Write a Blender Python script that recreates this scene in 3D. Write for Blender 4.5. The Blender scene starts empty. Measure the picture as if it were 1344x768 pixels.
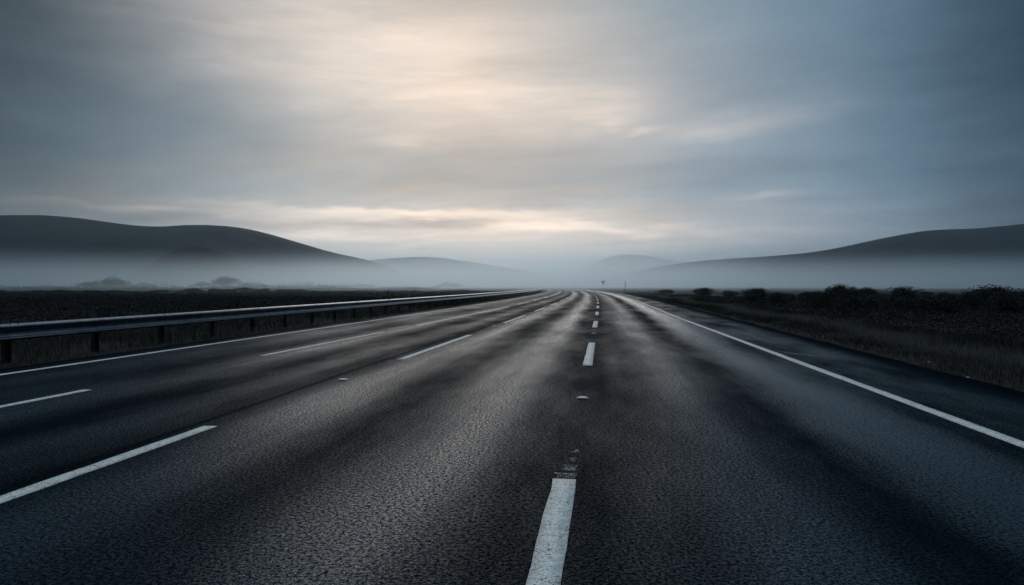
import bpy, math, random
import numpy as np
from mathutils import Vector, noise as mnoise

rng = np.random.default_rng(11)
random.seed(11)
scene = bpy.context.scene
COL = scene.collection

# ------------------------------------------------------------------ render
scene.render.engine = 'CYCLES'
cy = scene.cycles
cy.use_denoising = True
cy.max_bounces = 5
cy.diffuse_bounces = 2
cy.glossy_bounces = 2
cy.transparent_max_bounces = 8
cy.volume_bounces = 2
cy.volume_step_rate = 1.0
cy.volume_max_steps = 256
cy.sample_clamp_indirect = 4.0
scene.view_settings.view_transform = 'Standard'
scene.view_settings.look = 'None'
scene.view_settings.exposure = 0.0
scene.view_settings.gamma = 1.0

# ------------------------------------------------------------------ helpers
def tag(o, label=None, cat=None, group=None, kind=None):
    if label: o['label'] = label
    if cat: o['category'] = cat
    if group: o['group'] = group
    if kind: o['kind'] = kind
    return o

def link(name, me, parent=None):
    o = bpy.data.objects.new(name, me)
    COL.objects.link(o)
    if parent is not None:
        o.parent = parent
    return o

def empty(name, loc=(0, 0, 0), rz=0.0):
    o = link(name, None)
    o.empty_display_size = 0.2
    o.location = loc
    o.rotation_euler = (0, 0, rz)
    return o

def mesh_np(name, V, F, mat=None, smooth=False):
    """V (n,3) array, F (m,k) index array of equal-sized faces."""
    V = np.asarray(V, np.float32); F = np.asarray(F, np.int32)
    me = bpy.data.meshes.new(name)
    k = F.shape[1]
    me.vertices.add(len(V)); me.vertices.foreach_set('co', V.ravel())
    me.loops.add(F.size); me.loops.foreach_set('vertex_index', F.ravel())
    me.polygons.add(len(F))
    me.polygons.foreach_set('loop_start', np.arange(0, F.size, k, dtype=np.int32))
    me.update(calc_edges=True)
    me.validate()
    if smooth:
        me.polygons.foreach_set('use_smooth', np.ones(len(F), bool))
    if mat: me.materials.append(mat)
    return me

class MB:
    """collects polygons of any size into one mesh"""
    def __init__(s): s.v = []; s.f = []; s.smooth = []
    def add(s, vs, fs, smooth=False):
        b = len(s.v); s.v += [tuple(v) for v in vs]
        s.f += [tuple(i + b for i in f) for f in fs]
        s.smooth += [smooth] * len(fs)
    def box(s, x0, x1, y0, y1, z0, z1):
        vs = [(x, y, z) for z in (z0, z1) for y in (y0, y1) for x in (x0, x1)]
        s.add(vs, [(0, 2, 3, 1), (4, 5, 7, 6), (0, 1, 5, 4), (2, 6, 7, 3), (0, 4, 6, 2), (1, 3, 7, 5)])
    def tube(s, pts, rad, n=8):
        pts = [Vector(p) for p in pts]
        rings = []
        for i, p in enumerate(pts):
            d = (pts[min(i + 1, len(pts) - 1)] - pts[max(i - 1, 0)]).normalized()
            a = d.cross(Vector((0.3, 0.9, 0.2))).normalized()
            b = d.cross(a)
            r = rad[i] if isinstance(rad, (list, tuple)) else rad
            rings.append([p + (a * math.cos(2 * math.pi * j / n) + b * math.sin(2 * math.pi * j / n)) * r for j in range(n)])
        vs = [v for r in rings for v in r]
        fs = []
        for i in range(len(pts) - 1):
            for j in range(n):
                fs.append((i * n + j, i * n + (j + 1) % n, (i + 1) * n + (j + 1) % n, (i + 1) * n + j))
        fs.append(tuple(range(n - 1, -1, -1)))
        fs.append(tuple((len(pts) - 1) * n + j for j in range(n)))
        s.add(vs, fs, True)
    def build(s, name, mat, parent=None, bevel=0):
        me = bpy.data.meshes.new(name)
        me.from_pydata(s.v, [], s.f)
        me.polygons.foreach_set('use_smooth', s.smooth)
        me.update()
        me.materials.append(mat)
        o = link(name, me, parent)
        if bevel:
            m = o.modifiers.new('bevel', 'BEVEL'); m.width = bevel; m.segments = 2; m.limit_method = 'ANGLE'
        return o

class NT:
    """small node-tree writer"""
    def __init__(s, tree):
        s.t = tree; s.n = tree.nodes; s.l = tree.links
    def new(s, typ, **kw):
        n = s.n.new(typ)
        for k, v in kw.items(): setattr(n, k, v)
        return n
    def put(s, sock, v):
        if hasattr(v, 'is_linked') or isinstance(v, bpy.types.NodeSocket): s.l.new(v, sock)
        else: sock.default_value = v
    def m(s, op, a, b=0.0, c=None, clamp=False):
        n = s.new('ShaderNodeMath', operation=op, use_clamp=clamp)
        s.put(n.inputs[0], a); s.put(n.inputs[1], b)
        if c is not None: s.put(n.inputs[2], c)
        return n.outputs[0]
    def mixc(s, f, a, b, mode='MIX'):
        n = s.new('ShaderNodeMix', data_type='RGBA', blend_type=mode, clamp_factor=True)
        s.put(n.inputs[0], f)
        s.put(n.inputs[6], a if not isinstance(a, tuple) else (*a, 1)[:4])
        s.put(n.inputs[7], b if not isinstance(b, tuple) else (*b, 1)[:4])
        return n.outputs[2]
    def rng(s, v, a, b, c=0.0, d=1.0, kind='SMOOTHSTEP'):
        n = s.new('ShaderNodeMapRange', interpolation_type=kind)
        s.put(n.inputs[0], v); s.put(n.inputs[1], a); s.put(n.inputs[2], b); s.put(n.inputs[3], c); s.put(n.inputs[4], d)
        return n.outputs[0]
    def noise(s, vec, scale, detail=3, rough=0.5, dist=0.0):
        n = s.new('ShaderNodeTexNoise')
        s.l.new(vec, n.inputs['Vector'])
        n.inputs['Scale'].default_value = scale; n.inputs['Detail'].default_value = detail
        n.inputs['Roughness'].default_value = rough; n.inputs['Distortion'].default_value = dist
        return n.outputs[0]
    def scale(s, vec, sx, sy, sz):
        n = s.new('ShaderNodeVectorMath', operation='MULTIPLY')
        s.l.new(vec, n.inputs[0]); n.inputs[1].default_value = (sx, sy, sz)
        return n.outputs[0]
    def comb(s, x, y, z=0.0):
        n = s.new('ShaderNodeCombineXYZ')
        s.put(n.inputs[0], x); s.put(n.inputs[1], y); s.put(n.inputs[2], z)
        return n.outputs[0]
    def ramp(s, v, stops, interp='LINEAR'):
        n = s.new('ShaderNodeValToRGB'); r = n.color_ramp; r.interpolation = interp
        while len(r.elements) > 1: r.elements.remove(r.elements[-1])
        r.elements[0].position = stops[0][0]
        cols = [c if isinstance(c, tuple) else (c, c, c) for _, c in stops]
        r.elements[0].color = (*cols[0], 1)
        for (p, _), c in zip(stops[1:], cols[1:]):
            e = r.elements.new(p); e.color = (*c, 1)
        s.put(n.inputs[0], v)
        return n.outputs[0]

def material(name):
    m = bpy.data.materials.new(name); m.use_nodes = True
    nt = NT(m.node_tree)
    for n in list(nt.n): nt.n.remove(n)
    out = nt.new('ShaderNodeOutputMaterial')
    b = nt.new('ShaderNodeBsdfPrincipled')
    nt.l.new(b.outputs[0], out.inputs[0])
    return m, nt, b, out

def coords(nt, what='Object'):
    return nt.new('ShaderNodeTexCoord').outputs[what]

# ------------------------------------------------------------------ camera
EYE = 1.4
cam_d = bpy.data.cameras.new('camera'); cam = link('camera', cam_d)
cam_d.sensor_width = 36; cam_d.lens = 24
cam_d.clip_start = 0.05; cam_d.clip_end = 20000
cam.location = (0, 0, EYE)
cam.rotation_euler = (math.radians(90 - 0.58), 0, 0)
scene.camera = cam

# ------------------------------------------------------------------ world: dawn overcast
SUN_AZ = -0.07      # to the left of the view, radians
SUN_EL = 0.06
world = bpy.data.worlds.new('World'); scene.world = world; world.use_nodes = True
w = NT(world.node_tree)
for n in list(w.n): w.n.remove(n)
wout = w.new('ShaderNodeOutputWorld'); bg = w.new('ShaderNodeBackground')
w.l.new(bg.outputs[0], wout.inputs[0])
dirv = coords(w, 'Generated')
sep = w.new('ShaderNodeSeparateXYZ'); w.l.new(dirv, sep.inputs[0])
dx, dy, dz = sep.outputs
az0 = w.m('ARCTAN2', dx, dy)
el0 = w.m('ARCSINE', dz)
# cloud-sheet coordinates
zz = w.m('ADD', w.m('MAXIMUM', dz, 0.0), 0.10)
cpx = w.m('DIVIDE', dx, zz); cpy = w.m('DIVIDE', dy, zz)
cp = w.comb(cpx, cpy, 0.0)
# the sheet's broad bands run from the far right to the near left
rot = w.new('ShaderNodeVectorRotate', rotation_type='Z_AXIS'); w.l.new(cp, rot.inputs['Vector']); rot.inputs['Angle'].default_value = 0.45
cpr = rot.outputs[0]
n_broad = w.noise(w.scale(cpr, 0.30, 0.62, 1), 1.0, 4, 0.48, 0.5)
n_mid = w.noise(w.scale(cpr, 0.6, 1.8, 1), 1.2, 6, 0.56, 0.5)
n_warp = w.noise(w.scale(dirv, 3.0, 3.0, 10.0), 1.6, 4, 0.6)
n_warp2 = w.noise(w.scale(dirv, 4.0, 4.0, 16.0), 2.3, 4, 0.6)
az = w.m('ADD', az0, w.m('MULTIPLY', w.m('SUBTRACT', n_warp, 0.5), 0.13))
el = w.m('ADD', el0, w.m('MULTIPLY', w.m('SUBTRACT', n_warp2, 0.5), 0.036))

def px2dir(x, y):
    tx, tz = (x - 672) / 896, (375 - y) / 896
    return math.atan(tx), math.atan(tz / math.hypot(1, tx))
def gauss(x, y, sx, sy, amp, slope=0.0):
    a, e = px2dir(x, y)
    da = w.m('SUBTRACT', az, a)
    de = w.m('ADD', w.m('SUBTRACT', el, e), w.m('MULTIPLY', da, slope))
    q = w.m('ADD', w.m('POWER', w.m('MULTIPLY', da, 896 / sx), 2.0), w.m('POWER', w.m('MULTIPLY', de, 896 / sy), 2.0))
    return w.m('MULTIPLY', w.m('EXPONENT', w.m('MULTIPLY', q, -0.5)), amp)
def total(lst):
    t = lst[0]
    for g in lst[1:]: t = w.m('ADD', t, g)
    return t
# the overcast itself: brightest towards the hidden sun, dim and blue away from it
azr = w.m('ADD', w.m('DIVIDE', az, 2 * math.pi), 0.5)
def A(a): return a / (2 * math.pi) + 0.5
base = w.ramp(azr, [
    (0.0, (.045, .055, .07)), (A(-1.6), (.05, .065, .085)), (A(-.9), (.06, .09, .115)), (A(-.66), (.060, .112, .150)), (A(-.58), (.098, .172, .228)),
    (A(-.45), (.185, .265, .325)), (A(-.28), (.372, .408, .418)), (A(-.05), (.42, .395, .37)), (A(.14), (.355, .388, .405)), (A(.28), (.25, .335, .405)),
    (A(.43), (.18, .277, .365)), (A(.52), (.118, .208, .29)), (A(.60), (.062, .118, .175)), (A(.67), (.028, .066, .105)), (A(.9), (.03, .06, .09)), (A(1.6), (.04, .055, .075)), (1.0, (.045, .055, .07))])
warm = total([
    gauss(500, 66, 240, 82, .42, 0.20),
    gauss(650, 128, 150, 26, .14, 0.10),
    gauss(570, 122, 70, 12, .06, 0.05),
    gauss(800, 148, 38, 13, .16, -0.10),
    gauss(545, 184, 42, 5, .14),
    gauss(950, 168, 60, 11, .16, -0.05),
    gauss(812, 163, 22, 4, .16, -0.15), gauss(852, 171, 14, 3, .16, -0.1),
    gauss(996, 261, 24, 4, .16, -0.08),
    gauss(570, 281, 150, 4.5, .46, .02),
    gauss(730, 300, 140, 4.5, .42, .03),
    gauss(610, 308, 260, 26, .50),
    gauss(300, 250, 200, 70, .07),
    gauss(420, 311, 80, 3, .22),
    gauss(240, 278, 120, 3, .13, .02), gauss(420, 283, 60, 3, .14, .02),
])
dark = total([gauss(720, 205, 150, 32, .09, -0.05), gauss(585, 293, 48, 5, .28), gauss(300, 292, 150, 4, .10), gauss(760, 286, 110, 4, .10), gauss(470, 296, 60, 3, .12), gauss(180, 110, 160, 30, .06, .3), gauss(900, 60, 160, 60, .05, -.3), gauss(-20, 0, 140, 170, .34), gauss(1344, 0, 160, 120, .2)])
mod = w.m('ADD', w.m('MULTIPLY', w.m('SUBTRACT', n_broad, 0.5), 0.50), w.m('MULTIPLY', w.m('SUBTRACT', n_mid, 0.5), 0.42))
mod = w.m('ADD', mod, 1.0)
sheet = w.mixc(1.0, base, w.comb(mod, mod, mod), 'MULTIPLY')
warm = w.m('MULTIPLY', warm, w.m('ADD', w.m('MULTIPLY', mod, 1.9), -0.9))
n_fine = w.noise(w.scale(dirv, 5.0, 5.0, 42.0), 1.4, 5, 0.6, 0.3)
warm = w.m('MULTIPLY', warm, w.m('ADD', w.m('MULTIPLY', n_fine, 0.9), 0.55))
wcol = w.comb(w.m('MULTIPLY', warm, 1.10), w.m('MULTIPLY', warm, 0.785), w.m('MULTIPLY', warm, 0.55))
sheet = w.mixc(1.0, sheet, wcol, 'ADD')
dk = w.m('SUBTRACT', 1.0, w.m('MULTIPLY', dark, 1.6))
sheet = w.mixc(1.0, sheet, w.comb(dk, dk, dk), 'MULTIPLY')
# towards the zenith the sheet is thinner and evenly lit
zen = w.rng(el0, 0.42, 0.95)
sheet = w.mixc(zen, sheet, (.49, .70, .89))
# clear sky above the sheet
sky = w.new('ShaderNodeTexSky', sky_type='NISHITA', sun_disc=False)
sky.sun_elevation = SUN_EL; sky.sun_rotation = SUN_AZ % (2 * math.pi)
sky.air_density = 1.0; sky.dust_density = 2.0
skyc = w.mixc(1.0, sky.outputs[0], (.08, .08, .08), 'MULTIPLY')
cover = w.m('SUBTRACT', 1.0, w.m('MULTIPLY', w.rng(n_broad, .5, .2), 0.2))
final = w.mixc(cover, skyc, sheet)
w.l.new(final, bg.inputs[0]); bg.inputs[1].default_value = 1.0
world.cycles.sampling_method = 'MANUAL'; world.cycles.sample_map_resolution = 1024

sun_d = bpy.data.lights.new('sun', 'SUN'); sun = link('sun', sun_d)
sun_d.energy = 0.5; sun_d.angle = math.radians(36); sun_d.color = (1.0, 0.97, 0.94)
sd = Vector((math.sin(SUN_AZ) * math.cos(SUN_EL), math.cos(SUN_AZ) * math.cos(SUN_EL), math.sin(SUN_EL)))
sun.rotation_euler = sd.to_track_quat('Z', 'Y').to_euler()
sun.location = sd * 50

# ------------------------------------------------------------------ road alignment
hs = np.array([-40, 0, 30, 60, 90, 120, 160, 200, 250, 300, 350, 400, 500, 700.])
hv = np.array([.136, .134, .131, .124, .108, .092, .070, .048, .000, -.09, -.20, -.32, -.55, -.95])
S = np.arange(-40, 700.01, 1.0)
H = np.interp(S, hs, hv)
H = np.convolve(np.pad(H, 15, mode='edge'), np.ones(31) / 31, 'valid')
CX = np.concatenate([[0], np.cumsum(np.sin(H[:-1]))]); CYY = np.concatenate([[0], np.cumsum(np.cos(H[:-1]))])
i0 = 40
CX = CX - CX[i0] - 0.28; CYY = CYY - CYY[i0]
def road_pt(s, u, z=0.0):
    x = np.interp(s, S, CX); y = np.interp(s, S, CYY); h = np.interp(s, S, H)
    return np.stack([x + u * np.cos(h), y - u * np.sin(h), np.broadcast_to(z, np.shape(x + u))], -1)
def road_uv(X, Y):
    """lateral offset and chainage of a point (nearest centreline sample)"""
    X = np.asarray(X, float).ravel(); Y = np.asarray(Y, float).ravel()
    u = np.empty(len(X)); sv = np.empty(len(X))
    for a in range(0, len(X), 20000):
        x = X[a:a + 20000, None]; y = Y[a:a + 20000, None]
        k = np.argmin((x - CX[None, ::2]) ** 2 + (y - CYY[None, ::2]) ** 2, 1) * 2
        ddx = x[:, 0] - CX[k]; ddy = y[:, 0] - CYY[k]
        u[a:a + 20000] = ddx * np.cos(H[k]) - ddy * np.sin(H[k])
        sv[a:a + 20000] = S[k] + ddx * np.sin(H[k]) + ddy * np.cos(H[k])
    return u, sv

ROAD_L, ROAD_R = -9.75, 5.75
# lateral place of every line along the road
def u_line(name, s):
    s = np.asarray(s, float)
    if name == 'inner': return np.interp(s, [0, 10, 30, 130], [-3.68, -3.55, -3.35, -3.3])
    if name == 'outer': return np.interp(s, [0, 8, 20, 40, 130], [-6.85, -6.6, -6.3, -5.95, -5.9])
    if name == 'left': return np.interp(s, [0, 10, 30, 130], [-9.35, -9.1, -8.8, -8.7])
    if name == 'right': return np.interp(s, [0, 6, 14, 30, 130], [4.0, 3.95, 3.8, 3.55, 3.5])
    return np.zeros_like(s)
U_RAIL = -10.75

# ------------------------------------------------------------------ materials
def wear_noise(nt, vec):
    a = nt.noise(vec, 95, 2, 0.5); b = nt.noise(vec, 6, 3, 0.6)
    return nt.m('ADD', nt.m('MULTIPLY', a, 0.75), nt.m('MULTIPLY', b, 0.25))

# asphalt: binder and stones, tyre tracks polished along the lanes (UV = metres across, metres along)
m_road, nt, b, out = material('asphalt')
uv = nt.new('ShaderNodeUVMap').outputs[0]
su = nt.new('ShaderNodeSeparateXYZ'); nt.l.new(uv, su.inputs[0])
U, Vv = su.outputs[0], su.outputs[1]
oc = coords(nt)
wob = nt.noise(nt.comb(nt.m('MULTIPLY', U, 0.25), nt.m('MULTIPLY', Vv, 0.05)), 1.0, 3, 0.5)
Uw = nt.m('ADD', U, nt.m('MULTIPLY', nt.m('SUBTRACT', wob, 0.5), 0.7))
def R(u): return (u + 10.5) / 17.0
tracks = nt.ramp(nt.m('DIVIDE', nt.m('ADD', Uw, 10.5), 17.0), [
    (0.0, .1), (R(-9.4), .15), (R(-8.7), .45), (R(-8.1), .6), (R(-7.5), .35), (R(-7.0), .25), (R(-6.1), .68), (R(-5.3), .12), (R(-4.55), .5), (R(-3.75), .1),
    (R(-2.95), .85), (R(-2.0), .12), (R(-1.05), 1.0), (R(-.35), .2), (R(.1), .05), (R(.55), .3), (R(1.25), .8), (R(2.05), .1), (R(2.9), 1.0), (R(3.6), .3),
    (R(4.2), .2), (R(4.9), .22), (1.0, .12)], 'EASE')
st1 = nt.noise(nt.comb(nt.m('MULTIPLY', U, 2.4), nt.m('MULTIPLY', Vv, 0.06)), 1.0, 4, 0.6)
st2 = nt.noise(nt.comb(nt.m('MULTIPLY', U, 0.75), nt.m('MULTIPLY', Vv, 0.22)), 1.0, 5, 0.65)
pol = nt.m('MULTIPLY', tracks, nt.m('ADD', nt.m('MULTIPLY', st1, 0.9), 0.5))
pol = nt.m('ADD', nt.m('MULTIPLY', pol, 0.85), nt.m('MULTIPLY', nt.m('SUBTRACT', st2, 0.5), 1.25), clamp=True)
seam = nt.m('SUBTRACT', 1.0, nt.rng(nt.m('ABSOLUTE', nt.m('ADD', Uw, 3.72)), 0.015, 0.085))
seam = nt.m('MULTIPLY', seam, nt.rng(st2, .3, .5))
grain = nt.noise(oc, 62, 4, 0.62)
fine = nt.noise(oc, 170, 2, 0.5)
vor = nt.new('ShaderNodeTexVoronoi'); nt.l.new(oc, vor.inputs['Vector']); vor.inputs['Scale'].default_value = 75
stone = nt.rng(vor.outputs['Distance'], .15, .55, 1.0, 0.0)
verge = nt.m('MAXIMUM', nt.rng(U, 4.9, 5.7), nt.rng(U, -9.3, -9.75))
verge = nt.m('MULTIPLY', verge, nt.rng(st2, .2, .6, .7, 1.0))
pol = nt.m('MULTIPLY', pol, nt.m('SUBTRACT', 1.0, verge))
col = nt.mixc(pol, (.0016, .0058, .0085), (.007, .021, .031))
gcol = nt.rng(grain, .33, .68, 0.0, 2.2, 'LINEAR')
col = nt.mixc(1.0, col, nt.comb(gcol, gcol, gcol), 'MULTIPLY')
sep2 = nt.new('ShaderNodeSeparateColor'); nt.l.new(vor.outputs['Color'], sep2.inputs[0])
pale = nt.m('MULTIPLY', nt.rng(sep2.outputs[0], .86, .93), nt.rng(stone, .5, .8))
col = nt.mixc(nt.m('MULTIPLY', pale, 0.5), col, (.075, .08, .085))
col = nt.mixc(nt.m('MULTIPLY', seam, 0.8), col, (.005, .006, .007))
nt.l.new(col, b.inputs['Base Color'])
rough = nt.m('SUBTRACT', 0.41, nt.m('MULTIPLY', pol, 0.21))
rough = nt.m('ADD', rough, nt.m('MULTIPLY', nt.m('SUBTRACT', grain, .5), .25))
nt.l.new(rough, b.inputs['Roughness'])
b.inputs['Specular IOR Level'].default_value = .16
bump = nt.new('ShaderNodeBump'); bump.inputs['Distance'].default_value = 0.014
bump.inputs['Strength'].default_value = 0.9
hgt = nt.m('ADD', nt.m('MULTIPLY', grain, 1.0), nt.m('MULTIPLY', stone, 0.35))
hgt = nt.m('ADD', hgt, nt.m('MULTIPLY', fine, 0.3))
nt.l.new(hgt, bump.inputs['Height'])
bump2 = nt.new('ShaderNodeBump'); bump2.inputs['Distance'].default_value = 0.010; bump2.inputs['Strength'].default_value = 0.5
nt.l.new(hgt, bump2.inputs['Height']); nt.l.new(bump2.outputs[0], b.inputs['Normal'])
# open, dull binder scatters light instead of mirroring it: only polished stone is glossy
dif = nt.new('ShaderNodeBsdfDiffuse'); nt.l.new(col, dif.inputs[0]); dif.inputs[1].default_value = .6
nt.l.new(bump.outputs[0], dif.inputs['Normal'])
clump = nt.noise(oc, 38.0, 5, .76)
tip = nt.rng(nt.m('ADD', nt.m('MULTIPLY', grain, .35), nt.m('MULTIPLY', clump, .65)), .43, .60)
wet = nt.rng(U, 1.5, 2.7)      # the right-hand lane holds more water
gl = nt.m('ADD', 0.11, nt.m('MULTIPLY', pol, nt.m('ADD', 0.68, nt.m('MULTIPLY', wet, 1.25))))
gl = nt.m('MULTIPLY', gl, nt.m('SUBTRACT', 1.0, nt.m('MULTIPLY', seam, .6)))
gl = nt.m('MULTIPLY', gl, nt.m('ADD', .05, nt.m('MULTIPLY', tip, 1.8)))
gl = nt.m('MULTIPLY', gl, nt.m('SUBTRACT', 1.0, nt.m('MULTIPLY', verge, .8)), clamp=True)
mx = nt.new('ShaderNodeMixShader'); nt.l.new(gl, mx.inputs[0]); nt.l.new(dif.outputs[0], mx.inputs[1]); nt.l.new(b.outputs[0], mx.inputs[2])
nt.l.new(mx.outputs[0], out.inputs[0])

# thermoplastic line paint, chipped where wear > paint
def paint_material(name, keep, tint):
    m, nt, b, out = material(name)
    oc = coords(nt)
    wn = wear_noise(nt, oc)
    chip = nt.rng(wn, keep - .012, keep + .015)
    dirt = nt.noise(oc, 16, 4, 0.65)
    c = nt.mixc(nt.rng(dirt, .3, .75), (tint * .70, tint * .66, tint * .60), (tint * 1.04, tint * .97, tint * .86))
    g = nt.noise(oc, 62, 4, 0.62)
    gv = nt.rng(g, .3, .7, .78, 1.15, 'LINEAR')
    c = nt.mixc(1.0, c, nt.comb(gv, gv, gv), 'MULTIPLY')
    c = nt.mixc(chip, c, (.02, .022, .024))
    nt.l.new(c, b.inputs['Base Color'])
    b.inputs['Roughness'].default_value = .6
    b.inputs['Specular IOR Level'].default_value = .3
    bp = nt.new('ShaderNodeBump'); bp.inputs['Distance'].default_value = .004; bp.inputs['Strength'].default_value = .7
    nt.l.new(nt.m('SUBTRACT', g, chip), bp.inputs['Height']); nt.l.new(bp.outputs[0], b.inputs['Normal'])
    return m
m_paint = paint_material('line_paint', .585, .80)
m_paint_worn = paint_material('worn_line_paint', .60, .34)
nt = NT(m_paint_worn.node_tree)       # most of it is gone: bare road shows between the flakes
pb = [n for n in nt.n if n.type == 'BSDF_PRINCIPLED'][0]; po_ = [n for n in nt.n if n.type == 'OUTPUT_MATERIAL'][0]
gone = nt.rng(wear_noise(nt, nt.scale(coords(nt), .8, .8, .8)), .45, .50)
tr = nt.new('ShaderNodeBsdfTransparent'); mx = nt.new('ShaderNodeMixShader')
nt.l.new(gone, mx.inputs[0]); nt.l.new(pb.outputs[0], mx.inputs[1]); nt.l.new(tr.outputs[0], mx.inputs[2]); nt.l.new(mx.outputs[0], po_.inputs[0])

def simple(name, c0, c1, scale, rough=.8, spec=.3, metal=0.0, bump=0.0, detail=4):
    m, nt, b, out = material(name)
    oc = coords(nt)
    n = nt.noise(oc, scale, detail, .6)
    nt.l.new(nt.mixc(nt.rng(n, .3, .7), c0, c1), b.inputs['Base Color'])
    b.inputs['Roughness'].default_value = rough; b.inputs['Specular IOR Level'].default_value = spec
    b.inputs['Metallic'].default_value = metal
    if bump:
        bp = nt.new('ShaderNodeBump'); bp.inputs['Distance'].default_value = bump
        nt.l.new(n, bp.inputs['Height']); nt.l.new(bp.outputs[0], b.inputs['Normal'])
    return m
m_soil = simple('heath_soil', (.005, .0055, .005), (.014, .0135, .010), 0.9, .95, .1, 0, .05, 8)
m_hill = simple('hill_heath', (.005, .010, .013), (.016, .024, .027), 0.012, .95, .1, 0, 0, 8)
m_knoll = simple('knoll_mist_contrast', (.003, .005, .005), (.007, .010, .009), 0.03, .95, .1, 0, 0, 8)  # heath colour darkened to paint in the contrast mist gives the nearer knoll
m_steel = simple('galvanised_steel', (.10, .12, .14), (.19, .21, .23), 3.0, .28, .5, .9, 0, 6)
m_post = simple('weathered_steel_post', (.008, .009, .010), (.02, .021, .023), 9.0, .7, .3, .3)
m_bark = simple('bark', (.018, .015, .012), (.045, .038, .03), 14, .95, .1, 0, .01)
m_stone = simple('pale_stone', (.16, .16, .155), (.34, .335, .32), 30, .85, .3, 0, .004)
m_lens = simple('stud_reflector', (.75, .76, .76), (.85, .85, .85), 40, .18, .6)
m_cast = simple('stud_casting', (.24, .25, .26), (.42, .42, .42), 30, .4, .5, .3)
m_red = simple('sign_red', (.32, .03, .025), (.38, .04, .03), 6, .5, .4)
m_white = simple('sign_white', (.62, .62, .6), (.75, .75, .73), 6, .5, .4)
m_signback = simple('sign_post_grey', (.10, .105, .11), (.16, .165, .17), 8, .5, .4, .5)

def leafy(name, c0, c1, c2, rough=.75, trans=.25):
    """each leaf face has its own shade, from a per-leaf value"""
    m, nt, b, out = material(name)
    at = nt.new('ShaderNodeAttribute'); at.attribute_name = 'shade'
    c = nt.ramp(at.outputs['Fac'], [(0, c0), (.55, c1), (1, c2)])
    nt.l.new(c, b.inputs['Base Color']); b.inputs['Roughness'].default_value = rough; b.inputs['Specular IOR Level'].default_value = .2
    return m
m_leaf = leafy('shrub_leaves', (.0045, .0065, .0055), (.010, .013, .010), (.024, .028, .019))
m_heath = leafy('heather_sprigs', (.0035, .004, .0035), (.0075, .0075, .006), (.019, .0175, .013))
m_grass = leafy('dry_grass', (.008, .0085, .007), (.027, .0265, .019), (.13, .122, .095))
m_tree = leafy('tree_leaves', (.006, .009, .008), (.011, .015, .012), (.020, .024, .018))

# ------------------------------------------------------------------ ground sheet
def axis(spec):
    out = []
    for a, b_, st in spec: out += list(np.arange(a, b_, st))
    return np.array(sorted(set(out + [spec[-1][1]])))
gx = axis([(-5400, -900, 300), (-900, -240, 60), (-240, -70, 10), (-70, 70, 1.25), (70, 240, 10), (240, 900, 60), (900, 5400, 300)])
gy = axis([(-600, -60, 60), (-60, -6, 6), (-6, 150, 1.5), (150, 330, 6), (330, 900, 30), (900, 10800, 300)])
GX, GY = np.meshgrid(gx, gy)
def terrain_z(X, Y):
    X = np.asarray(X, float); Y = np.asarray(Y, float)
    u, s = road_uv(X, Y); u = u.reshape(X.shape)
    off = np.where(u > 0, u - ROAD_R, ROAD_L - u)
    off = np.maximum(off, 0)
    t = np.clip((off - .3) / 3.2, 0, 1); t = t * t * (3 - 2 * t)
    bumps = (np.sin(X * .31 + 1.2 * np.sin(Y * .17)) * np.cos(Y * .23 + .8 * np.sin(X * .13)) * .10
             + np.sin(X * .9 + Y * .4) * np.cos(Y * .77 - X * .3) * .035)
    far = np.clip((off - 20) / 120, 0, 1)
    side = np.where(u > 0, .10, .05)
    return -0.06 + t * (side + bumps) + far * np.sin(X * .021 + .5) * np.cos(Y * .017) * .25
GZ = terrain_z(GX, GY)
nx, ny = len(gx), len(gy)
idx = np.arange(nx * ny).reshape(ny, nx)
F = np.stack([idx[:-1, :-1], idx[:-1, 1:], idx[1:, 1:], idx[1:, :-1]], -1).reshape(-1, 4)
o = link('ground', mesh_np('ground', np.stack([GX, GY, GZ], -1).reshape(-1, 3), F, m_soil, True))
tag(o, kind='structure')

# ------------------------------------------------------------------ road (with its painted lines as parts)
ss = np.concatenate([np.arange(-30, 60, .5), np.arange(60, 700, 2.0)])
us = np.linspace(ROAD_L, ROAD_R, 24)
edge_n = np.array([mnoise.noise(Vector((s_ * .7, 3.1, 0))) * .07 + mnoise.noise(Vector((s_ * .09, 9, 0))) * .1 for s_ in ss])
SS, UU = np.meshgrid(ss, us, indexing='ij')
UU = UU.copy(); UU[:, 0] += edge_n; UU[:, -1] += edge_n[::-1]
P = road_pt(SS, UU, 0.0)
skl = P[:, :1].copy(); skl[..., 2] = -.12
skr = P[:, -1:].copy(); skr[..., 2] = -.12
P = np.concatenate([skl, P, skr], 1)
UU = np.concatenate([UU[:, :1] - .1, UU, UU[:, -1:] + .1], 1); SS = np.concatenate([SS[:, :1], SS, SS[:, -1:]], 1)
n1, n2 = P.shape[:2]
idx = np.arange(n1 * n2).reshape(n1, n2)
F = np.stack([idx[:-1, :-1], idx[:-1, 1:], idx[1:, 1:], idx[1:, :-1]], -1).reshape(-1, 4)
me = mesh_np('road', P.reshape(-1, 3), F, m_road)
uvl = me.uv_layers.new(name='UVMap')
uvv = np.stack([UU, SS], -1).reshape(-1, 2)[F.ravel()]
uvl.data.foreach_set('uv', uvv.astype(np.float32).ravel())
road = link('road', me); tag(road, kind='structure')

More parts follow.
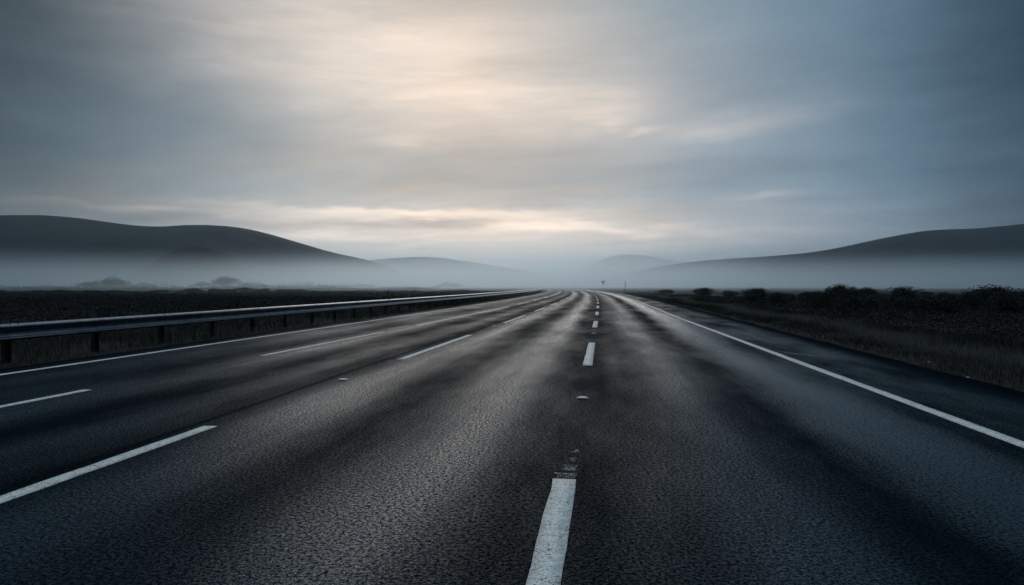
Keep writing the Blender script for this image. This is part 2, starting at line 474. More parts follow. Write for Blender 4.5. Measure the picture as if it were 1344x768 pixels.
PAINT_Z = 0.004
def strip(name, line, s0, s1, width, mat, du=0.0, ragged=0.011, step=.25, parent=road, z=PAINT_Z):
    step = step if s1 - s0 < 40 else .5
    n = max(2, int((s1 - s0) / step) + 1)
    s = np.linspace(s0, s1, n)
    c = u_line(line, s) + du
    jl = np.array([mnoise.noise(Vector((q * 9, 1.7, du))) for q in s]) * ragged
    jr = np.array([mnoise.noise(Vector((q * 9, 8.7, du))) for q in s]) * ragged
    top = [road_pt(s, c - width / 2 + jl, z), road_pt(s, c + width / 2 + jr, z)]
    bot = [road_pt(s, c - width / 2 + jl, -.002), road_pt(s, c + width / 2 + jr, -.002)]
    V = np.concatenate([bot[0], top[0], top[1], bot[1]])
    F = []
    for k in range(3):
        a = np.arange(n - 1)
        F.append(np.stack([a + k * n, a + (k + 1) * n, a + (k + 1) * n + 1, a + k * n + 1], -1)[:, ::-1])
    F = np.concatenate(F)
    F = np.concatenate([F, [[0, n, 2 * n, 3 * n], [n - 1, 4 * n - 1, 3 * n - 1, 2 * n - 1]]])
    return link(name, mesh_np(name, V, F, mat), parent)

strip('edge_line', 'left', -6, 420, .13, m_paint)
strip('edge_line', 'right', 0, 420, .15, m_paint)
# lane dashes, chainage measured on the photograph
def on_chain(y, u=0.0):    # image row to chainage along the road, for a line u metres across
    return (1254.0 / (y - 375.0) + u * .131) / .9915
centre = [(1.1, on_chain(630)), (on_chain(480), on_chain(450)), (on_chain(430), on_chain(421.7)), (on_chain(413.7), on_chain(409.3))]
s_ = centre[-1][0] + 10.4
while s_ < 330: centre.append((s_, s_ + 4.4)); s_ += 10.4
inner = [(.8, on_chain(560, -3.6)), (on_chain(472, -3.5), on_chain(440, -3.4)), (on_chain(424, -3.3), on_chain(414.3, -3.3)), (on_chain(408.8, -3.3), on_chain(403.6, -3.3))]
s_ = inner[-1][0] + 12
while s_ < 330: inner.append((s_, s_ + 7.0)); s_ += 12
outer = [(.8, on_chain(512, -6.6)), (on_chain(467, -6.4), on_chain(436, -6.2)), (on_chain(427, -6.1), on_chain(408, -5.95))]
s_ = outer[-1][0] + 14
while s_ < 330: outer.append((s_, s_ + 8.0)); s_ += 13
for a, e in centre: strip('lane_dash', 'centre', a, e, .165, m_paint)
for a, e in inner: strip('lane_dash', 'inner', a, e, .14, m_paint)
for a, e in outer: strip('lane_dash', 'outer', a, e, .12, m_paint)
# scraps of worn paint beyond the nearest dash, and faint old lines on the shoulder
e0 = centre[0][1]
for k, (ds, ln, du, wd) in enumerate([(.005, .16, 0, .15), (.24, .16, .03, .10), (.52, .10, .035, .06), (.80, .10, .05, .06)]):
    strip('worn_paint', 'centre', e0 + ds, e0 + ds + ln, wd, m_paint_worn, du, .04, .02, z=.003)
def polyline_strip(name, pts, width, mat):
    V = []; F = []
    for i, (s, u) in enumerate(pts):
        wd = width[i]
        V += [road_pt(np.array(s), np.array(u - wd / 2), .003), road_pt(np.array(s), np.array(u + wd / 2), .003)]
    for i in range(len(pts) - 1): F.append((2 * i, 2 * i + 1, 2 * i + 3, 2 * i + 2))
    return link(name, mesh_np(name, V, np.array(F), mat), road)
polyline_strip('worn_paint', [(15.2, 3.98), (14.6, 4.2), (14.25, 4.5), (14.1, 4.85), (14.05, 5.2)], [.04, .14, .18, .14, .04], m_paint_worn)

# ------------------------------------------------------------------ road studs
def make_stud(label):
    t = empty('road_stud')
    tag(t, label, 'road stud', 'reflective studs in the gaps of the lane lines')
    n = 14
    mb = MB()
    rings = [(.075, .0), (.072, .010), (.055, .018), (.03, .021)]
    vs = []; fs = []
    for r, z in rings:
        for j in range(n):
            a = 2 * math.pi * j / n
            vs.append((r * math.cos(a), r * .72 * math.sin(a), z))
    for i in range(len(rings) - 1):
        for j in range(n): fs.append((i * n + j, i * n + (j + 1) % n, (i + 1) * n + (j + 1) % n, (i + 1) * n + j))
    fs.append(tuple(3 * n + j for j in range(n)))
    mb.add(vs, fs, True)
    mb.build('stud_body', m_cast, t)
    for sx in (-1, 1):
        l = MB(); l.box(sx * .028 - .018, sx * .028 + .018, -.056, -.046, .007, .017)
        l.build('reflector', m_lens, t, .002)
    return t
def copy_tree(o, parent=None):
    c = o.copy(); COL.objects.link(c)
    if parent is not None: c.parent = parent
    for ch in o.children: copy_tree(ch, c)
    return c
studs = [(on_chain(523), 'centre', .02, 'pale road stud nearest the camera, between the first two dashes of the centre line'),
         (on_chain(499, -3.55), 'inner', .0, 'pale road stud in the dash gap of the second lane line, beside the dark seam'),
         (on_chain(428.5, -3.35), 'inner', .0, 'small road stud between the second and third dashes of the second lane line'),
         (on_chain(438), 'centre', .0, 'small dark road stud between the second and third dashes of the centre line')]
proto = None
for s, ln, du, lab in studs:
    if proto is None: t = proto = make_stud(lab)
    else: t = copy_tree(proto); t['label'] = lab
    p = road_pt(np.array(s), u_line(ln, s) + du, .001)
    t.location = p; t.rotation_euler = (0, 0, -float(np.interp(s, S, H)))

# ------------------------------------------------------------------ guardrail
RAIL_TOP, RAIL_S0, RAIL_S1, POST_STEP = .69, -3.0, 218.0, 2.25
gr = empty('guardrail', tuple(road_pt(np.array(10.), np.array(U_RAIL), -.05)))
tag(gr, 'long grey steel crash barrier on dark posts along the left verge', 'guardrail')
def world_child(o):      # geometry is in world space: undo the parent's offset
    o.location = -gr.location
    return o
# W profile (offset towards the road, height below the top), a front and a back skin
prof = [(.000, .000), (.032, -.005), (.064, -.020), (.081, -.042), (.084, -.056), (.074, -.078), (.046, -.104), (.018, -.132), (.008, -.160),
        (.012, -.192), (.022, -.222), (.050, -.246), (.076, -.258), (.083, -.270), (.070, -.290), (.030, -.305), (.000, -.310)]
back = [(a - .006, z_ + (.0 if 0 < i < 16 else (.004 if i == 0 else -.004))) for i, (a, z_) in enumerate(prof)][::-1]
loop = prof + back
rs = np.concatenate([np.arange(RAIL_S0, 60, .75), np.arange(60, RAIL_S1 + .1, 2.0)])
def sweep(name, loop, s, mat, zoff=0.0, closed=True):
    k = len(loop); n = len(s)
    V = np.concatenate([road_pt(np.broadcast_to(q, k), U_RAIL + .10 + np.array([a for a, _ in loop]), RAIL_TOP + zoff + np.array([z_ for _, z_ in loop])) for q in s])
    idx = np.arange(n * k).reshape(n, k)
    nxt = np.roll(idx, -1, 1)
    F = np.stack([idx[:-1], nxt[:-1], nxt[1:], idx[1:]], -1).reshape(-1, 4)[:, ::-1]
    me = mesh_np(name, V, F, mat, True)
    return world_child(link(name, me, gr))
sweep('rail', loop, rs, m_steel)
post_s = np.arange(RAIL_S0 + .9, RAIL_S1, POST_STEP)
for i, s in enumerate(post_s):
    mb = MB()
    # C-section post: web and two flanges
    mb.box(-.035, .035, -.075, -.066, -.3, RAIL_TOP - .035)
    mb.box(-.035, .035, .066, .075, -.3, RAIL_TOP - .035)
    mb.box(-.035, -.028, -.066, .066, -.3, RAIL_TOP - .035)
    po = mb.build('post', m_post, gr)
    p = road_pt(np.array(s), np.array(U_RAIL - .015), 0.0)
    h = float(np.interp(s, S, H))
    po.location = Vector([float(q) for q in p]) - gr.location; po.rotation_euler = (0, 0, -h)
    if i < 40:
        sb = MB(); sb.box(.036, .094, -.05, .05, RAIL_TOP - .27, RAIL_TOP - .06)
        so = sb.build('spacer', m_post, po)
# lapped joints with bolt heads
for k, s in enumerate(post_s[4:44:2]):
    sl = np.linspace(s - .16, s + .16, 4)
    lp = [(a + .005, z_ + (.003 if i == 0 else 0)) for i, (a, z_) in enumerate(prof)]
    lp2 = lp + [(a - .002, z_) for a, z_ in lp][::-1]
    j = sweep('splice', lp2, sl, m_steel)
    if k >= 12: continue
    for q in (-.09, .09):
        for (a, z_) in ((.052, -.014), (.008, -.155)):
            p = road_pt(np.array(s + q), np.array(U_RAIL + .10 + a + .004), RAIL_TOP + z_)
            c = Vector([float(v) for v in p])
            mb = MB(); mb.tube([c - Vector((.004, 0, 0)), c + Vector((.008, -.001, .010 if z_ > -.05 else 0))], .012, 6)
            mb.build('bolt', m_post, j)

# ------------------------------------------------------------------ foliage helpers
def quads(C, T, B):
    """leaf quads from centres and two half-axes"""
    n = len(C)
    V = np.empty((n, 4, 3), np.float32)
    V[:, 0] = C - T; V[:, 1] = C + B * .55; V[:, 2] = C + T; V[:, 3] = C - B * .55
    return V.reshape(-1, 3), np.arange(4 * n).reshape(n, 4)
def rand_dirs(n):
    d = rng.normal(size=(n, 3)); return d / np.linalg.norm(d, axis=1, keepdims=True)
def leaf_mesh(name, C, size, mat, up=0.0, shade=None):
    n = len(C)
    T = rand_dirs(n); T[:, 2] += up; T /= np.linalg.norm(T, axis=1, keepdims=True)
    B = np.cross(T, rand_dirs(n)); B /= np.linalg.norm(B, axis=1, keepdims=True) + 1e-9
    sz = np.broadcast_to(size, n)[:, None] * rng.uniform(.6, 1.35, (n, 1))
    V, F = quads(C, T * sz, B * sz)
    me = mesh_np(name, V, F, mat)
    set_shade(me, rng.random(n) if shade is None else shade)
    return me
def set_shade(me, val):
    a = me.attributes.new('shade', 'FLOAT', 'FACE')
    a.data.foreach_set('value', np.asarray(val, np.float32))

def blade_field(name, base, height, width, lean, mat, shade):
    """grass blades: a quad and a tip triangle per blade, written as two quads (tip collapsed narrow)"""
    n = len(base)
    a = rng.uniform(0, 2 * math.pi, n)
    d = np.stack([np.cos(a), np.sin(a), np.zeros(n)], -1)
    l = rng.uniform(0, 2 * math.pi, n)
    L = np.stack([np.cos(l), np.sin(l), np.zeros(n)], -1) * (lean * rng.uniform(.2, 1.3, n) * height)[:, None]
    L[:, 0] -= .12 * height
    up = np.zeros((n, 3)); up[:, 2] = height
    wv = d * width[:, None]
    V = np.empty((n, 6, 3), np.float32)
    V[:, 0] = base - wv; V[:, 1] = base + wv
    mid = base + up * .58 + L * .35
    V[:, 2] = mid + wv * .8; V[:, 3] = mid - wv * .8
    tip = base + up * 1.0 + L
    V[:, 4] = tip + wv * .12; V[:, 5] = tip - wv * .12
    i = np.arange(n)[:, None] * 6
    F = np.concatenate([i + np.array([[0, 1, 2, 3]]), i + np.array([[3, 2, 4, 5]])], 1).reshape(-1, 4)
    me = mesh_np(name, V.reshape(-1, 3), F, mat)
    set_shade(me, np.repeat(shade, 2))
    return me

def clumpy(X, Y, sc, seed):
    """cheap smooth noise 0..1"""
    r = np.random.default_rng(seed); t = np.zeros_like(X)
    for k in range(5):
        a = r.uniform(0, 6.28, 3); f = sc * (1.0 + .7 * k)
        t += np.sin((X * math.cos(a[0]) + Y * math.sin(a[0])) * f + a[1]) * np.sin((Y * math.cos(a[0]) - X * math.sin(a[0])) * f * .8 + a[2]) / (1 + .35 * k)
    return np.clip(t / 3.2 + .5, 0, 1)

def scatter(n, u0, u1, s0, s1, power=2.0):
    """points on one side of the road, denser near the camera"""
    q = rng.random(n)
    s = s0 + (s1 - s0) * q ** power
    u = u0 + (u1 - u0) * rng.random(n)
    P = road_pt(s, u, 0.0)
    P[:, 2] = terrain_z(P[:, 0], P[:, 1])
    return P, s, u

# dry verge grass, both sides
parts = []
Pv, s, u = scatter(150000, 5.6, 9.3, 4, 130, 2.0)
c = clumpy(Pv[:, 0], Pv[:, 1], .9, 3)
keep = rng.random(len(s)) < np.clip((u - 5.5) / 1.1, .12, 1) * (.35 + .65 * c)
Pv, s, u, c = Pv[keep], s[keep], u[keep], c[keep]
hgt = (.045 + .15 * np.clip((u - 5.9) / 1.8, 0, 1) * (.4 + c)) * rng.uniform(.55, 1.25, len(s))
wid = (.0022 + s * .00013) * rng.uniform(.7, 1.3, len(s))
sh = np.clip(rng.random(len(s)) * .5 + .15 * c + .78 * np.exp(-((u - 7.9 - .3 * np.sin(s * .3)) / .75) ** 2) - .35 * np.clip((6.9 - u) / 1.0, 0, 1) - .12, 0, 1)
o = link('grass', blade_field('grass', Pv, hgt, wid, .45, m_grass, sh)); tag(o, 'thin dry grass along the verge right of the road', 'grass', kind='stuff')
Pv, s, u = scatter(80000, -9.6, -16, 5, 150, 2.0)
c = clumpy(Pv[:, 0], Pv[:, 1], .8, 5)
keep = rng.random(len(s)) < np.clip((-u - 9.5) / .9, .15, 1) * (.3 + .7 * c)
Pv, s, u, c = Pv[keep], s[keep], u[keep], c[keep]
hgt = (.06 + .17 * np.clip((-u - 9.7) / 1.2, 0, 1) * (.5 + c)) * rng.uniform(.55, 1.25, len(s))
wid = (.0028 + s * .00016) * rng.uniform(.7, 1.3, len(s))
sh = np.clip(rng.random(len(s)) * .5 + .22 * c - .3 * np.clip((10.6 + u) / 1.0, 0, 1), 0, 1)
o = link('grass', blade_field('grass', Pv, hgt, wid, .45, m_grass, sh)); tag(o, 'short dark grass under and behind the crash barrier', 'grass', kind='stuff')

# heather and moor scrub as ground cover
def heath(name, label, n, xr, yr, cond, hmax, seed, power=1.6):
    q = rng.random(n)
    Y = yr[0] + (yr[1] - yr[0]) * q ** power
    f = rng.random(n)
    half = np.maximum(np.abs(xr[1] - xr[0]) * (Y / yr[1]) ** .8, 14)
    X = xr[0] + np.sign(xr[1] - xr[0]) * f * half
    uu, _ = road_uv(X, Y)
    k = cond(uu, X, Y)
    X, Y = X[k], Y[k]
    Z = terrain_z(X, Y)
    c = clumpy(X, Y, .75, seed); c2 = clumpy(X, Y, .16, seed + 9)
    top = hmax * np.interp(Y, [22, 50], [1.6, 1.0]) * (.12 + 1.1 * (c * .55 + c2 * .45) ** 1.4)
    z = Z + top * np.sqrt(rng.random(len(X)))
    size = (.011 + .00085 * Y)
    sh = np.clip(rng.random(len(X)) * .55 + .45 * c2, 0, 1)
    o = link(name, leaf_mesh(name, np.stack([X, Y, z], -1), size, m_heath, .5, sh))
    tag(o, label, 'heather', kind='stuff')
    return o
heath('heather', 'dark heather moor spreading left beyond the crash barrier', 420000, (0, -125), (6, 140),
      lambda u, X, Y: (u < -12.0 + .6 * np.sin(Y * .3)) & (Y < np.interp(X, [-130, -48, -38, 0], [92, 100, 138, 140]) + 6 * np.sin(X * .5)), .50, 21)
heath('heather', 'dark heather and rough scrub behind the right verge', 420000, (0, 100), (6, 120),
      lambda u, X, Y: (u > 8.8 + .8 * np.sin(Y * .2)) & (Y < 74 + 8 * np.sin(X * .4)), .36, 23)

# ------------------------------------------------------------------ shrubs on the right
def shrub_meshes(k, r_lobes=8, n=6500):
    """unit shrub: about 1 m half-width, 1 m high"""
    r = np.random.default_rng(100 + k)
    C = []; shd = []
    lob = []
    for j in range(r_lobes):
        a = r.uniform(0, 6.28); d = r.uniform(.1, .72)
        lob.append((d * math.cos(a), d * math.sin(a), r.uniform(.32, .70), r.uniform(.22, .40)))
    lob.append((0, 0, .55, .45))
    for (x, y, z, rad) in lob:
        m = int(n * rad ** 2 / sum(l[3] ** 2 for l in lob))
        d = rand_dirs(m)
        rr = rad * (1 - .45 * r.random(m) ** 2) * (1 + .22 * np.sin(d[:, 0] * 7 + x * 9) * np.sin(d[:, 1] * 6 + d[:, 2] * 5))
        p = d * rr[:, None] + np.array([x, y, z])
        p[:, 2] = np.maximum(p[:, 2], .05 * r.random(m))
        C.append(p); shd.append(np.clip(r.random(m) * .6 + r.uniform(0, .35), 0, 1))
    # loose twigs poking out of the outline
    m = n // 9
    d = rand_dirs(m); d[:, 2] = np.abs(d[:, 2])
    C.append(d * np.array([.95, .95, .62]) * r.uniform(.8, 1.12, (m, 1)) + np.array([0, 0, .42])); shd.append(r.random(m))
    C = np.concatenate(C); shd = np.concatenate(shd)
    fol = leaf_mesh('foliage', C, .034, m_leaf, .2, shd)
    mb = MB()
    for j in range(6):
        x, y, z, rad = lob[j % len(lob)]
        mb.tube([(x * .1, y * .1, -.1), (x * .45, y * .45, z * .45), (x, y, z)], [.045, .03, .012], 6)
    me = bpy.data.meshes.new('stems'); me.from_pydata(mb.v, [], mb.f); me.materials.append(m_bark)
    return fol, me
SH = [shrub_meshes(k) for k in range(5)]
def shrub(k, X, Y, half, hgt, rz, label, group):
    z = float(terrain_z(np.array([X]), np.array([Y]))[0])
    t = empty('heath_shrub', (X, Y, z), rz); t.scale = (half, half * .9, hgt)
    tag(t, label, 'shrub', group)
    link('foliage', SH[k][0], t); link('stems', SH[k][1], t)
    return t
def at(x, Y): return (x - 672) / 896 * Y
GS = 'dark shrubs on the skyline behind the right verge'
named = [
    (872, 381, 102, 22, 'small dark shrub farthest up the right verge, at the fog edge'),
    (925, 379, 78, 34, 'rounded dark shrub nearest the road bend, first of the big right-hand ones'),
    (958, 383, 74, 26, 'low dark shrub with a spiky top beside the rounded shrub near the road bend'),
    (992, 379.5, 64, 44, 'broad domed dark shrub in the left half of the right-hand shrub line'),
    (1028, 386, 58, 38, 'low flat dark shrub just right of the broad domed one'),
    (1066, 384, 66, 36, 'hazy grey shrub standing farther back in the right-hand shrub line'),
    (1103, 377.5, 50, 40, 'tall dark shrub with a peaked crown midway along the right-hand shrub line'),
    (1138, 382, 49, 40, 'dark shrub sloping down on the right of the peaked tall shrub'),
    (1186, 380.5, 44, 58, 'wide dark shrub with a level double top right of the peaked shrub'),
    (1238, 388, 40, 46, 'lowest dark shrub in the dip between two wide ones, right of the road'),
    (1303, 380, 36, 82, 'widest dark shrub with a pointed tip, near the right frame edge'),
    (1350, 386, 34, 60, 'dark shrub cut off by the right frame edge'),
]
for i, (x, y, Y, wpx, lab) in enumerate(named):
    X = at(x, Y); top = EYE - (y - (2.5 if Y < 55 else .5) - 375) / 896 * Y
    z = float(terrain_z(np.array([X]), np.array([Y]))[0])
    shrub(i % 5, X, Y, wpx / 896 * Y * .60, (top - z) * 1.02, i * 1.7, lab, GS)
GF = 'low shrubs in the tangle right of the verge'
for i in range(44):
    Y = 24 + 62 * random.random()
    X = at(random.uniform(905, 1420), Y)
    u, _ = road_uv([X], [Y])
    if u[0] < 10.6: X += 11.5 - u[0]
    shrub(i % 5, X, Y, random.uniform(.7, 1.3), max(.35, EYE - random.uniform(6.5, 14) / 896 * Y - .12), i * 2.3, 'low dark shrub lost in the tangle between the right verge and the shrub line', GF)

GL = 'low shrubs along the far edge of the left moor'
for i in range(26):
    x = -60 + 470 * (i + random.uniform(-.4, .4)) / 26
    Y = random.uniform(86, 104) if x < 210 else random.uniform(112, 132)
    hg = random.uniform(.55, 1.0) * (1.0 if x > 210 else .85)
    shrub(i % 5, at(x, Y), Y, random.uniform(1.2, 2.6), hg, i * 1.9, 'low dark hump of scrub on the far edge of the moor, left of the road', GL)

# ------------------------------------------------------------------ trees in the mist, left
def tree(name, k, X, Y, half, hgt, label, group, n=6500):
    r = np.random.default_rng(300 + k)
    z = float(terrain_z(np.array([X]), np.array([Y]))[0])
    t = empty(name, (X, Y, z)); tag(t, label, 'tree', group)
    mb = MB(); tips = []
    th = hgt * .38
    mb.tube([(0, 0, -.3), (.05 * half, 0, th * .5), (0, .03 * half, th), (0, 0, hgt * .7)], [hgt * .035, hgt * .028, hgt * .022, hgt * .008], 7)
    nl = 15
    for j in range(nl):
        a = j * 2.4 + r.uniform(-.3, .3); q_ = r.uniform(.15, .85); d = half * q_; zz_ = hgt * (.18 + .62 * (1 - q_) * r.uniform(.6, 1.1))
        e = (d * math.cos(a), d * math.sin(a), zz_)
        mb.tube([(0, 0, th * r.uniform(.7, 1.1)), (e[0] * .5, e[1] * .5, (th + e[2]) / 2), e], [hgt * .014, hgt * .009, hgt * .004], 5)
        tips.append((e, half * r.uniform(.20, .32)))
    tips.append(((0, 0, hgt * .72), half * .34))
    mb.build('trunk', m_bark, t)
    C = []
    for (e, rad) in tips:
        m = n // len(tips); d = rand_dirs(m)
        C.append(d * (rad * (1 - .6 * r.random((m, 1)) ** 1.5)) * np.array([1, 1, min(1.0, .85 * hgt / half)]) + np.array(e))
    C = np.concatenate(C); C[:, 2] = np.clip(C[:, 2], hgt * .1, None)
    C[:, 2] *= hgt / C[:, 2].max()
    link('crown', leaf_mesh('crown', C, .13 * hgt / 5, m_tree, 0), t)
    return t
GT = 'trees standing in the mist beyond the moor'
trees = [
    (148, 362, 300, 52, 'taller of the two pale trees in the mist at far left'),
    (118, 369, 300, 40, 'low spreading tree touching the left side of the taller misty tree'),
    (188, 370, 320, 36, 'small faint tree just right of the taller misty tree'),
    (265, 369, 320, 40, 'low misty tree left of the broad misty clump'),
    (298, 361.5, 310, 60, 'broad round-topped tree in the mist, middle of the left moor'),
    (332, 368, 320, 42, 'small misty tree on the right flank of the broad round-topped one'),
    (590, 369, 400, 44, 'very faint tree in the fog just left of the road bend'),
    (62, 373, 290, 50, 'low hazy tree near the left frame edge'),
]
for i, (x, y, Y, wpx, lab) in enumerate(trees):
    hg = EYE + (375 - y) / 896 * Y
    tree('misty_tree', i, at(x, Y), Y, wpx / 896 * Y * .55, hg, lab, GT)
# a far belt of scrub reading as one mass
n = 60000
X = rng.uniform(-330, -30, n); Y = rng.uniform(215, 290, n)
top = .2 + 2.4 * clumpy(X, Y * .3, .12, 4) ** 2
o = link('undergrowth', leaf_mesh('undergrowth', np.stack([X, Y, terrain_z(X, Y) + top * rng.random(n)], -1), .15, m_tree, .2))
tag(o, 'faint belt of scrub in the mist beyond the left moor', 'scrub', kind='stuff')
# ------------------------------------------------------------------ distant sign and pole
SX, SY = at(791.5, 236), 236.0
sg = empty('road_sign', (SX, SY, 0.0), .06)
tag(sg, 'tiny inverted triangle sign with red border on the far right verge', 'road sign')
mb = MB(); mb.tube([(0, .06, -.3), (0, .06, 2.95)], .045, 10); mb.build('post', m_signback, sg)
def tri(rad, y0, y1, zc):
    vs = [(rad * math.sin(a), y, zc - rad * math.cos(a)) for y in (y0, y1) for a in (0, 2.094, 4.189)]
    return vs, [(0, 1, 2), (5, 4, 3), (0, 3, 4, 1), (1, 4, 5, 2), (2, 5, 3, 0)]
mb = MB(); mb.add(*tri(.86, -.012, .012, 2.55)); mb.build('sign_plate', m_red, sg)
mb = MB(); mb.add(*tri(.50, -.016, -.0125, 2.55)); mb.build('sign_centre', m_white, sg)
pl = empty('marker_pole', (at(820.5, 150), 150.0, 0.05))
tag(pl, 'thin dark pole in the mist right of the small sign', 'pole')
mb = MB(); mb.tube([(0, 0, -.3), (0, 0, 1.2), (.01, 0, 2.25)], [.06, .055, .045], 8); mb.build('shaft', m_post, pl)
mb = MB(); mb.tube([(.01, 0, 2.25), (.01, 0, 2.28), (.01, 0, 2.31)], [.07, .07, .02], 8); mb.build('cap', m_post, pl)

# two pale stones at the verge
def stone_at(x, y, r, seed, label):
    Zd = 1254 / (y - 375); X = at(x, Zd)
    rr = np.random.default_rng(seed)
    import bmesh
    bm = bmesh.new(); bmesh.ops.create_icosphere(bm, subdivisions=3, radius=r)
    for v in bm.verts:
        k = 1 + .28 * mnoise.noise(v.co * (14 / r * .08) + Vector((seed, 0, 0))) + .1 * mnoise.noise(v.co * (40 / r * .08))
        v.co = Vector((v.co.x * k * 1.3, v.co.y * k, v.co.z * k * .62))
    me = bpy.data.meshes.new('stone'); bm.to_mesh(me); bm.free(); me.materials.append(m_stone)
    me.polygons.foreach_set('use_smooth', [True] * len(me.polygons))
    o = link('stone', me); o.location = (X, Zd, max(float(terrain_z(np.array([X]), np.array([Zd]))[0]), -.03) + r * .45)
    tag(o, label, 'stone', 'pale stones at the foot of the right verge')
stone_at(1271, 494, .022, 1, 'small pale stone lying at the shoulder edge, nearer the right frame edge')
stone_at(1219, 474, .024, 2, 'small pale stone in the verge, the farther and left one of two')

# ------------------------------------------------------------------ hills
def hill(name, Yc, wfront, pts, wback=None, seed=0, mat=None):
    """a rounded hill whose ridge runs at distance Yc; pts are ridge points seen as (image column, image row)"""
    wback = wback or wfront * 1.3
    dist = np.array([q[2] if len(q) > 2 else Yc for q in pts], float)
    xs = np.array([(q[0] - 672) / 896 for q in pts]) * dist; zs = EYE + (375 - np.array([q[1] for q in pts])) / 896 * dist
    X = np.linspace(xs[0], xs[-1], 180)
    Zr = np.interp(X, xs, zs); Yr = np.interp(X, xs, dist)
    kk = 9; Yr = np.convolve(np.pad(Yr, kk // 2, mode='edge'), np.ones(kk) / kk, 'valid'); Zr = np.convolve(np.pad(Zr, kk // 2, mode='edge'), np.ones(kk) / kk, 'valid')
    t = np.linspace(-1, 1, 61)
    V = np.empty((61, 180, 3))
    for i, q in enumerate(t):
        wd = wfront if q < 0 else wback
        meander = 40 * np.sin(X * .004 + seed) * (1 if Yc > 1000 else .3)
        V[i, :, 0] = X; V[i, :, 1] = Yr + q * wd + meander * min(1, abs(q) * 2)
        prof_ = (1 - abs(q) ** 1.7) ** 1.25 if abs(q) < 1 else 0
        nz = np.array([mnoise.noise(Vector((x * .006, q * 3.2 + seed, seed))) + .5 * mnoise.noise(Vector((x * .02, q * 8 + seed, 3))) for x in X])
        V[i, :, 2] = Zr * prof_ + nz * Zr * .05 * min(1, abs(q) * 4) * (1 - abs(q)) - 2.0 * abs(q)
    idx = np.arange(61 * 180).reshape(61, 180)
    F = np.stack([idx[:-1, :-1], idx[:-1, 1:], idx[1:, 1:], idx[1:, :-1]], -1).reshape(-1, 4)
    o = link(name, mesh_np(name, V.reshape(-1, 3), F, mat or m_hill, True)); tag(o, kind='structure')
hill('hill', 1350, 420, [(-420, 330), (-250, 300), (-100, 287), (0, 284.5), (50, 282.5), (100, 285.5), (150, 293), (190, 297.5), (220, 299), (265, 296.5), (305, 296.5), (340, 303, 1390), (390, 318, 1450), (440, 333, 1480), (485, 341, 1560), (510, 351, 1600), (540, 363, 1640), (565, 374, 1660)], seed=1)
hill('hill', 850, 110, [(185, 374), (205, 351), (222, 334), (238, 326), (255, 323), (272, 325.5), (288, 331), (308, 348), (330, 374)], seed=2, mat=m_knoll)
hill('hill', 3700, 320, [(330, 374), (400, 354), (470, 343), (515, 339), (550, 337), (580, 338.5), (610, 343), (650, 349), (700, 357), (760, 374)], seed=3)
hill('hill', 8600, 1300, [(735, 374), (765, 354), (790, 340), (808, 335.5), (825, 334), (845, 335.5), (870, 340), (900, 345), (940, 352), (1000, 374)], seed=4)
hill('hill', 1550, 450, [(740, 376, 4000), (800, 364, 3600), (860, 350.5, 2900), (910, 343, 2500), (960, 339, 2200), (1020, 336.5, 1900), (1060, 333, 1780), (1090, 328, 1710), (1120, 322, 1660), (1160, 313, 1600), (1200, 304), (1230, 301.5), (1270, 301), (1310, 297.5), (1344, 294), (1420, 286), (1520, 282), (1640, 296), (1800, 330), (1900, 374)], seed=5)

# ------------------------------------------------------------------ fog bank along the foot of the hills
FOG_Y0, FOG_Y1 = 60.0, 900.0
def fog_top(Y): return np.interp(Y, [60, 118, 300, 500, 900], [6.0, 9.5, 20.0, 33.0, 60.0])
fy = np.linspace(FOG_Y0, FOG_Y1, 40); fx = np.linspace(-1300, 1300, 2)
V = []; 
for y in fy:
    for x in fx: V.append((x, y, -1.5))
for y in fy:
    for x in fx: V.append((x, y, float(fog_top(y))))
V = np.array(V); n = len(fy); F = []
for i in range(n - 1):
    a = 2 * i; F.append((a, a + 2, a + 3, a + 1)); c = 2 * n + 2 * i; F.append((c, c + 1, c + 3, c + 2))
    F.append((a, c, c + 2, a + 2)); F.append((a + 1, a + 3, c + 3, c + 1))
F.append((0, 1, 2 * n + 1, 2 * n)); a = 2 * (n - 1); F.append((a, a + 2 * n, a + 2 * n + 1, a + 1))
m_fog = bpy.data.materials.new('fog'); m_fog.use_nodes = True; m_fog.cycles.volume_sampling = 'DISTANCE'
nt = NT(m_fog.node_tree)
for q in list(nt.n): nt.n.remove(q)
out = nt.new('ShaderNodeOutputMaterial'); pv = nt.new('ShaderNodeVolumePrincipled'); nt.l.new(pv.outputs[0], out.inputs['Volume'])
pos = nt.new('ShaderNodeNewGeometry').outputs['Position']
sp = nt.new('ShaderNodeSeparateXYZ'); nt.l.new(pos, sp.inputs[0])
ntop = nt.rng(sp.outputs[1], 60.0, 900.0, 5.0, 58.5, 'LINEAR')
rel = nt.m('DIVIDE', sp.outputs[2], ntop)
bil = nt.noise(nt.scale(pos, .0045, .0045, .02), 1.0, 3, .55)
rel = nt.m('ADD', rel, nt.m('MULTIPLY', nt.m('SUBTRACT', bil, .5), .6))
fall = nt.m('POWER', nt.m('SUBTRACT', 1.0, rel, clamp=True), 2.6)
dens = nt.rng(sp.outputs[1], 60.0, 330.0, .0009, .0080)
nt.l.new(nt.m('MULTIPLY', dens, fall), pv.inputs['Density'])
pv.inputs['Color'].default_value = (.80, .93, 1.0, 1); pv.inputs['Anisotropy'].default_value = .8
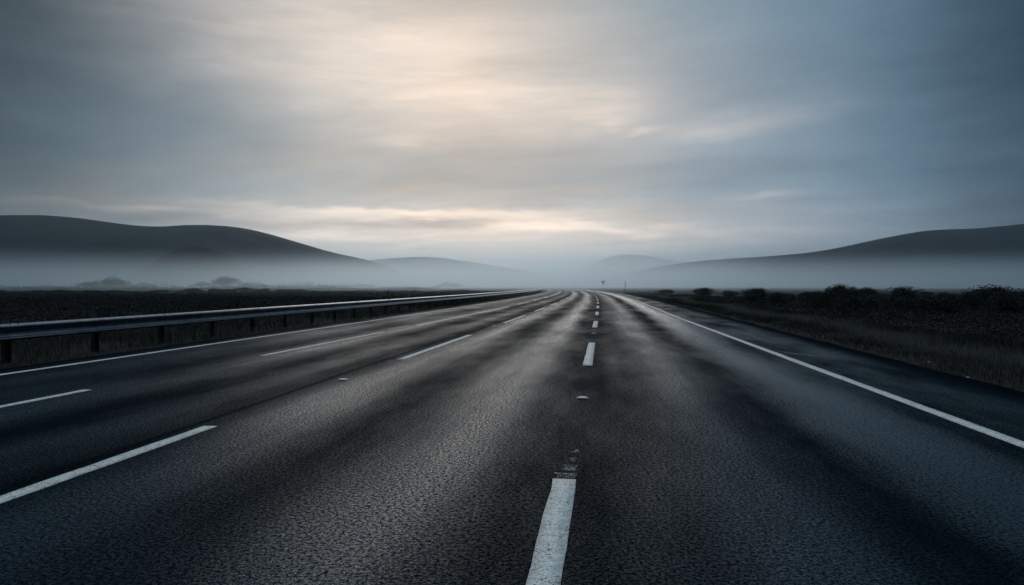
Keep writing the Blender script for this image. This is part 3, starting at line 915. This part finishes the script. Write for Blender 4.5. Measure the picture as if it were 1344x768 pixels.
o = link('fog', mesh_np('fog', V, np.array(F), m_fog)); tag(o, 'pale fog bank lying along the foot of the hills', 'fog', kind='stuff')

# a far mist bank filling the gap between the hills
mb = MB(); mb.box(-2600, 3600, 3000, 5200, -3, 330)
m_mist = bpy.data.materials.new('far_mist'); m_mist.use_nodes = True; m_mist.cycles.volume_sampling = 'DISTANCE'
nt = NT(m_mist.node_tree)
for q in list(nt.n): nt.n.remove(q)
out = nt.new('ShaderNodeOutputMaterial'); pv = nt.new('ShaderNodeVolumePrincipled'); nt.l.new(pv.outputs[0], out.inputs['Volume'])
pos = nt.new('ShaderNodeNewGeometry').outputs['Position']
sp = nt.new('ShaderNodeSeparateXYZ'); nt.l.new(pos, sp.inputs[0])
bil = nt.noise(nt.scale(pos, .0012, .0012, .004), 1.0, 2, .5)
rel = nt.m('ADD', nt.m('DIVIDE', sp.outputs[2], 320.0), nt.m('MULTIPLY', nt.m('SUBTRACT', bil, .5), .5))
nt.l.new(nt.m('MULTIPLY', nt.m('POWER', nt.m('SUBTRACT', 1.0, rel, clamp=True), 1.6), .0012), pv.inputs['Density'])
pv.inputs['Color'].default_value = (.86, .93, .97, 1); pv.inputs['Anisotropy'].default_value = .8
o = mb.build('fog', m_mist); tag(o, 'distant pale mist filling the gap between the far hills', 'fog', kind='stuff')

# ------------------------------------------------------------------ thin haze over everything
m_haze = bpy.data.materials.new('haze'); m_haze.use_nodes = True; m_haze.cycles.homogeneous_volume = True; m_haze.cycles.volume_sampling = 'DISTANCE'
nt = NT(m_haze.node_tree)
for q in list(nt.n): nt.n.remove(q)
out = nt.new('ShaderNodeOutputMaterial'); pv = nt.new('ShaderNodeVolumePrincipled'); nt.l.new(pv.outputs[0], out.inputs['Volume'])
pv.inputs['Density'].default_value = .000095
pv.inputs['Color'].default_value = (.72, .88, .98, 1); pv.inputs['Anisotropy'].default_value = .7
mb = MB(); mb.box(-5600, 5600, -700, 11000, -4.5, 430)
o = mb.build('haze', m_haze); tag(o, 'thin even haze over the whole moor', 'haze', kind='stuff')
